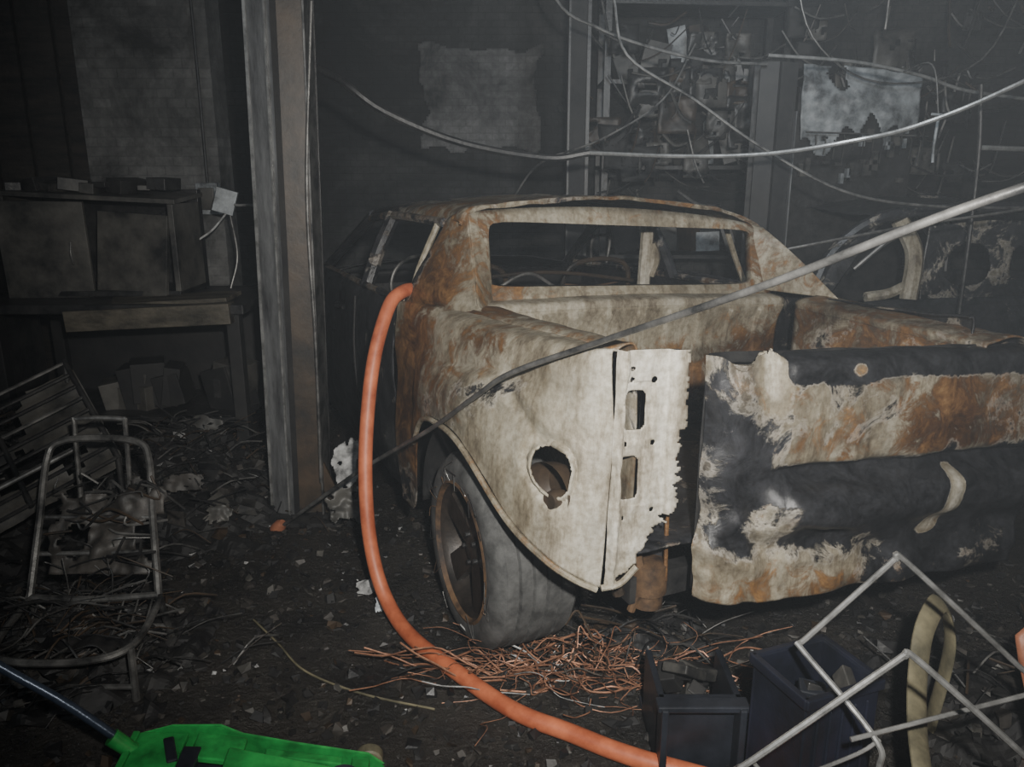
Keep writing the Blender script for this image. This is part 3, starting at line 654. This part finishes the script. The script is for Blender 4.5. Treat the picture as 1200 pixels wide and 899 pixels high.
for k in range(34):
    x0=random.uniform(-1.72,-1.4); z=random.uniform(.26,.62); y=2.55+(z-.23)*.7
    g.tube([(x0,y,z),(x0+random.uniform(0,.12),y-.02,z+random.uniform(-.05,.05)),(x0+random.uniform(.05,.2),y+random.uniform(-.06,.03),z+random.uniform(-.12,.12))],random.choice([.002,.004]),random.choice([S,'char','char','rustdk']),n=8,seg=5)
g.build('burnt_chair_frame',solid=.0015)

# slatted metal rack collapsed at far left
g=MB()
def Q(u,v):
    a=V3(-2.55,3.10,.60); b=V3(-2.02,3.50,.86); c=V3(-1.68,3.2,.52); d=V3(-2.2,2.75,.28)
    return (a*(1-u)+b*u)*(1-v)+(d*(1-u)+c*u)*v
for k in range(9): g.tube([Q(0,k/8),Q(1,k/8)],.008,'char' if k%3 else 'steeldk',seg=6)
for u in (0,.5,1): g.tube([Q(u,-.02),Q(u,1.02)],.011,'char')
for u,v in ((0,0),(1,0),(0,1),(1,1)):
    p=Q(u,v); g.tube([p,(p.x,p.y,0.0)],.012,'char')
g.tube([(-2.3,2.7,.36),(-1.75,3.0,.62)],.009,'steeldk')
dn=V3(.0,.06,-.05)
g.patch([[Q(u,v)+dn for u in (0,.5,1)] for v in (0,.5,1)],20,20,'cab',0,0,.03,6,keep=lambda p,u,v: noise.noise(V3(u*4,v*4,1.5))>-.25)
g.build('wire_shelf_rack')

# ------------------------------------------------------------------ green trolley jack
jk=empty('trolley_jack')
def J(p):
    return V3(-1.06+p[0]*1.0-p[1]*.10, 1.82+p[0]*-.03+p[1]*.985, p[2]*.90)
g=MB()
for y in (-.13,.13):
    pts=[(-.02,.03),(.0,.14),(.10,.175),(.24,.18),(.30,.15),(.45,.12),(.66,.085),(.70,.05),(.66,.03),(.35,.045),(.1,.02)]
    P=[J((x,y,z)) for x,z in pts]; d=J((0,y+.012,0))-J((0,y,0)); g.prism(P,d,'green')
g.build('side_plates',jk,smooth=False,bevel=.004)
g=MB()
def jb(c,s,m,rot=None): g.box(c,s,m,rot=rot,xf=J)
jb((.08,0,.155),(.14,.25,.02),'green'); jb((.0,0,.11),(.02,.25,.12),'green'); jb((.25,.07,.155),(.14,.10,.02),'green',(0,.12,0)); jb((.25,-.09,.155),(.14,.07,.02),'green',(0,.12,0))
jb((.64,0,.07),(.05,.26,.03),'green'); jb((.45,0,.135),(.34,.09,.035),'green',(0,.22,0)); jb((.24,0,.09),(.3,.1,.07),'blackp')
jb((.18,0,.16),(.05,.12,.03),'blackp'); jb((.33,-.02,.162),(.035,.06,.01),'blackp'); jb((.12,.05,.168),(.03,.1,.012),'blackp',(0,0,.4))
for y in (-.1,.1): jb((.48,y,.10),(.22,.03,.02),'green',(0,.12,0))
g.build('frame_and_lift_arm',jk,smooth=False,bevel=.004)
g=MB()
g.lathe([(0,0),(.045,0),(.05,.02),(.045,.025),(.03,.018),(0,.018)],J((.60,0,.105)),(0,0,1),'blackp',24)
for x,y in ((.66,-.16),(.66,.145)): 
    g.lathe([(0,0),(.035,0),(.04,.005),(.04,.035),(.035,.04),(0,.04)],J((x,y,.044)),J((0,1,0))-J((0,0,0)),'beige',24)
for x,y in ((.04,-.16),(.04,.145)): g.lathe([(0,0),(.03,0),(.03,.03),(0,.03)],J((x,y,.034)),J((0,1,0))-J((0,0,0)),'blackp',20)
g.lathe([(0,-.02),(.022,-.02),(.024,.06),(0,.06)],J((.0,.06,.16)),(-.55,-.1,.6),'green',16)
g.build('saddle_and_wheels',jk)
g=MB()
g.tube([J((-.01,.06,.18)),(-1.22,1.87,.30),(-1.40,1.85,.455),(-1.75,1.78,.82)],.013,'handle',n=20,seg=12)
g.tube([(-1.47,1.835,.535),(-1.75,1.78,.82),(-1.80,1.765,.875)],.018,'blackp',seg=12)
g.tube([(-1.43,1.845,.490),(-1.47,1.835,.535)],.0185,'galv',seg=12)
g.build('handle',jk)

# ------------------------------------------------------------------ folding wire stand, right foreground
g=MB(); S='steel'
g.tube([(.90,1.50,.0),(.87,1.58,.30),(.86,1.6,.40),(.74,1.78,.52),(.735,1.795,.53),(.76,1.8,.55),(.93,1.8,.74),(.955,1.8,.765),(.985,1.8,.755),(1.3,1.8,.47),(1.33,1.79,.44),(1.36,1.75,.3),(1.42,1.62,.0)],.0075,S,n=110)
g.tube([(.46,1.72,.0),(.50,1.60,.28),(.515,1.52,.39),(.54,1.5,.43),(.815,1.5,.67),(.843,1.5,.692),(.875,1.5,.68),(1.13,1.5,.45),(1.16,1.52,.41),(1.2,1.62,.2),(1.24,1.75,.0)],.0075,S,n=110)
g.tube([(.80,1.60,.40),(1.227,1.65,.484),(1.38,1.68,.50)],.006,S)
g.tube([(.55,1.52,.40),(.62,1.50,.33),(.70,1.5,.35)],.005,S); g.tube([(.70,1.60,.30),(.82,1.6,.36),(.87,1.6,.40)],.005,S)
g.build('folding_stand_frame')
cr_=MB()
def C(p): return V3(.74+p[0]*.62-p[1]*.24, 1.72+p[0]*.24+p[1]*.62, p[2]*.98)
for c,s in (((.17,0,.22),(.36,.015,.42)),((.17,.30,.22),(.36,.015,.42)),((0,.15,.22),(.015,.3,.42)),((.34,.15,.22),(.015,.3,.42)),((.17,.15,.015),(.34,.3,.02)),((.17,-.01,.42),(.38,.03,.03)),((.17,.31,.42),(.38,.03,.03)),((-.01,.15,.42),(.03,.33,.03)),((.35,.15,.42),(.03,.33,.03))):
    cr_.box(c,s,'navy',xf=C)
for k in range(5): cr_.box((.05+.06*k,-.012,.2),(.012,.012,.36),'navy',xf=C)
for k in range(14): cr_.box((random.uniform(.05,.3),random.uniform(.05,.25),random.uniform(.2,.38)),(random.uniform(.04,.14),random.uniform(.03,.1),random.uniform(.02,.08)),random.choice(['char','cab','blackp']),rot=(random.uniform(-.6,.6),random.uniform(-.6,.6),random.uniform(0,3)),xf=C)
cr_.build('storage_crate',smooth=False,bevel=.004)
g=MB(); 
for c,s in (((.54,1.98,.12),(.24,.02,.24)),((.54,2.13,.01),(.24,.3,.02)),((.43,2.06,.12),(.02,.3,.24)),((.65,2.06,.12),(.02,.3,.24))): g.box(c,s,'blackp')
g.box((.54,1.945,.235),(.26,.05,.02),'blackp')
for k in range(14): g.box((random.uniform(.46,.62),random.uniform(2.02,2.2),random.uniform(.05,.22)),(random.uniform(.03,.12),random.uniform(.03,.1),random.uniform(.02,.08)),random.choice(['char','cab','soot']),rot=(random.uniform(-.6,.6),random.uniform(-.6,.6),random.uniform(0,3)))
g.build('plastic_tray',smooth=False,bevel=.004)
g=MB(); g.tube([(1.30,2.12,.02),(1.33,2.13,.30),(1.27,2.11,.46),(1.17,2.0,.45),(1.11,1.9,.38),(1.04,1.75,.33),(.99,1.6,.28),(.99,1.45,.10),(1.02,1.35,.02)],.030,'beige',n=60,flat=.35,seg=14); g.build('rubber_strap')
g=MB(); g.patch([[V3(1.50,2.1,.36),V3(1.6,2.12,.42),V3(1.7,2.1,.33)],[V3(1.48,2.0,.25),V3(1.6,1.98,.28),V3(1.72,2.0,.2)],[V3(1.5,1.95,.02),V3(1.6,1.93,.02),V3(1.72,1.95,.02)]],16,16,'orange',0,0,.03,9); g.build('crumpled_plastic_jug',solid=.004)

# ------------------------------------------------------------------ copper wiring, rubble, bits
g=MB()
for k in range(170):
    t=random.random(); cx=-.12+.72*t+random.gauss(0,.05); cy=2.44-.06*t+random.gauss(0,.07)
    a=random.gauss(0,.8)+random.choice([0,3.14]); l=random.uniform(.03,.11); p=V3(cx,cy,random.uniform(.01,.04)); pts=[p]
    for j in range(5):
        a+=random.uniform(-1.1,1.1); q=pts[-1]+V3(math.cos(a)*l,math.sin(a)*l*.6,random.uniform(-.035,.04)); q.z=max(.008,min(.16,q.z)); pts.append(q)
    g.tube(pts,random.choice([.0012,.002,.0035]),'copper' if random.random()<.8 else random.choice(['ashw','rustdk','char']),n=16,seg=5)
for k in range(16):
    p=V3(.25+random.gauss(0,.06),2.42+random.gauss(0,.03),.03); pts=[p]; a=random.uniform(-1.2,1.2)
    for j in range(4): pts.append(pts[-1]+V3(.05*math.sin(a)+random.gauss(0,.03),random.gauss(0,.02),random.uniform(.0,.07)*(1 if j<3 else -1)))
    g.tube(pts,random.choice([.0015,.0025,.004]),'copper' if random.random()<.6 else 'rustdk',n=14,seg=5)
g.build('copper_wire_tangle')
g=MB(); g.tube([(-1.0,2.74,.02),(-.86,2.58,.02),(-.72,2.42,.015),(-.5,2.30,.012),(-.25,2.22,.012)],.004,'beige',n=40,seg=6); g.build('loose_wire')

def chunk(g,c,s,mat):
    vs=[]; 
    R3=Matrix.Rotation(random.uniform(0,6.28),3,'Z')@Matrix.Rotation(random.uniform(-.8,.8),3,'X')
    fl=random.choice([1,.5,.25])
    for x in (-1,1):
        for y in (-1,1):
            for z in (-1,1):
                vs.append(Vector(c)+R3@V3(x*s*random.uniform(.3,1),y*s*random.uniform(.2,.9),z*s*fl*random.uniform(.2,.8)))
    g.add(vs,[(0,1,3,2),(4,6,7,5),(0,4,5,1),(2,3,7,6),(0,2,6,4),(1,5,7,3)],mat)
g=MB(); wts=['soot']*10+['char']*9+['rubble']*6+['cab']*1+['rustdk']*2
wts2=wts*3+['ashw']
for k in range(10000):
    x=random.uniform(-3.4,2.2); y=random.uniform(1.2,6.5) if random.random()<.3 else random.uniform(1.4,3.8)
    s=random.choice([.004,.006,.009,.013,.02])*random.uniform(.6,1.4)
    chunk(g,(x,y,s*.3+.006),s,random.choice(wts2 if s<.012 else wts))
g.build('floor_rubble',smooth=False)
def heap(name,cx,cy,rx,ry,h,n,smax=.07,mats=wts):
    g=MB()
    g.patch([[V3(cx+rx*u,cy+ry*v,max(-.01,h*math.exp(-2.2*(u*u+v*v))-.06*h*2)) for u in (-1,-.6,-.2,.2,.6,1)] for v in (-1,-.6,-.2,.2,.6,1)],60,60,'soot',0,0,.06,9)
    for k in range(n):
        u=random.gauss(0,.42); v=random.gauss(0,.42); z=h*math.exp(-2.2*(u*u+v*v))-.06*h
        s=random.uniform(.006,smax)*random.uniform(.3,1)
        if random.random()<.2:
            p=V3(cx+rx*u,cy+ry*v,max(.02,z+.02)); a=random.uniform(0,6.28)
            g.tube([p,p+V3(math.cos(a)*.1,math.sin(a)*.1,.05),p+V3(math.cos(a)*.22,math.sin(a)*.2,random.uniform(-.02,.1))],random.choice([.002,.004]),random.choice(['steeldk','rustdk','char','char']),n=6,seg=5)
        else: chunk(g,(cx+rx*u,cy+ry*v,max(.02,z+s*.3)),s,random.choice(mats))
    g.build(name,smooth=False)
heap('burnt_debris_heap',-1.72,3.9,.62,.7,.42,900)
heap('burnt_debris_heap.001',-2.7,3.7,.8,.9,.6,800)
heap('burnt_debris_heap.002',-.60,5.6,.35,.4,.3,120)
heap('burnt_debris_heap.003',-1.55,2.5,.42,.36,.20,700,.05)
heap('burnt_debris_heap.004',.50,2.62,.25,.12,.10,150,.04)
heap('burnt_debris_heap.005',1.75,2.1,.5,.45,.16,250,.05)
heap('burnt_debris_heap.006',-2.1,2.3,.4,.5,.18,350,.06)
def crumple(name,c,w,h,mat='ashw',seed=0,tilt=.5):
    g=MB(); c=V3(*c)
    g.patch([[c+V3(w*(u-.5),tilt*h*(v-.5)*-1+.05*noise.noise(V3(u*3,v*3,seed)),h*(.5-v)+.02*noise.noise(V3(u*4,v*4,seed+5))) for u in (0,.33,.66,1)] for v in (0,.33,.66,1)],36,36,mat,0,0,min(w,h)*.22,5/max(w,h)*.4,keep=lambda p,u,v: (abs(u-.5)*2)**3+(abs(v-.5)*2)**3 < .7+1.1*noise.noise(V3(u*5,v*5,seed)))
    g.build(name,solid=.002)
crumple('crumpled_sheet',(-.80,3.62,.33),.15,.22,seed=1)
crumple('crumpled_sheet.001',(-.80,3.55,.14),.20,.16,'cab',seed=2)
crumple('paper_scrap',(-.60,2.95,.045),.09,.045,seed=3,tilt=1.2)
crumple('paper_scrap.001',(-.52,2.82,.04),.045,.06,'white',seed=4)
crumple('crumpled_sheet.002',(-1.62,3.95,.42),.26,.08,'cab',seed=6)
crumple('crumpled_sheet.003',(-1.38,3.45,.14),.14,.08,'cab',seed=8)
crumple('crumpled_sheet.004',(-1.55,3.5,.28),.20,.08,'rubble',seed=12)

# ------------------------------------------------------------------ lights / camera
def spot(name,loc,tgt,e,size,ang,blend,col=(1,1,1)):
    l=bpy.data.lights.new(name,'SPOT'); l.energy=e; l.shadow_soft_size=size; l.spot_size=math.radians(ang); l.spot_blend=blend; l.color=col
    ob=bpy.data.objects.new(name,l); bpy.context.scene.collection.objects.link(ob); ob.location=loc
    ob.rotation_euler=(Vector(tgt)-Vector(loc)).to_track_quat('-Z','Y').to_euler(); return ob
spot('camera_flash',(.18,-.05,1.97),(.40,3.,1.08),560,.04,98,1.0,(1,.97,.91))
def area(name,loc,tgt,e,s,col):
    l=bpy.data.lights.new(name,'AREA'); l.energy=e; l.size=s; l.color=col
    ob=bpy.data.objects.new(name,l); bpy.context.scene.collection.objects.link(ob); ob.location=loc
    ob.rotation_euler=(Vector(tgt)-Vector(loc)).to_track_quat('-Z','Y').to_euler()
area('haze_glow_light',(1.1,3.4,2.62),(1.5,6.5,2.75),22,.3,(.85,.93,1))  # added light above the frame, makes the ceiling haze glow and brightens the back
area('cool_fill_light',(-2.5,-.6,2.9),(-1.0,4,.8),14,1.2,(.8,.9,1))  # added bluish ambient fill from behind left, no opening stands there
w=bpy.data.worlds.new('World'); bpy.context.scene.world=w; w.use_nodes=True
nt=w.node_tree
nt.nodes['Background'].inputs[0].default_value=(.5,.55,.6,1); nt.nodes['Background'].inputs[1].default_value=.05
vv=nt.nodes.new('ShaderNodeVolumeScatter'); vv.inputs['Color'].default_value=(.82,.90,1,1); vv.inputs['Density'].default_value=.0075; vv.inputs['Anisotropy'].default_value=.1
nt.links.new(vv.outputs[0], nt.nodes['World Output'].inputs['Volume'])
cd=bpy.data.cameras.new('camera'); cd.lens=28; cd.sensor_width=36; cd.clip_start=.05
co=bpy.data.objects.new('camera',cd); bpy.context.scene.collection.objects.link(co)
co.location=(0,0,1.7); co.rotation_euler=(math.radians(75),0,0)
bpy.context.scene.camera=co
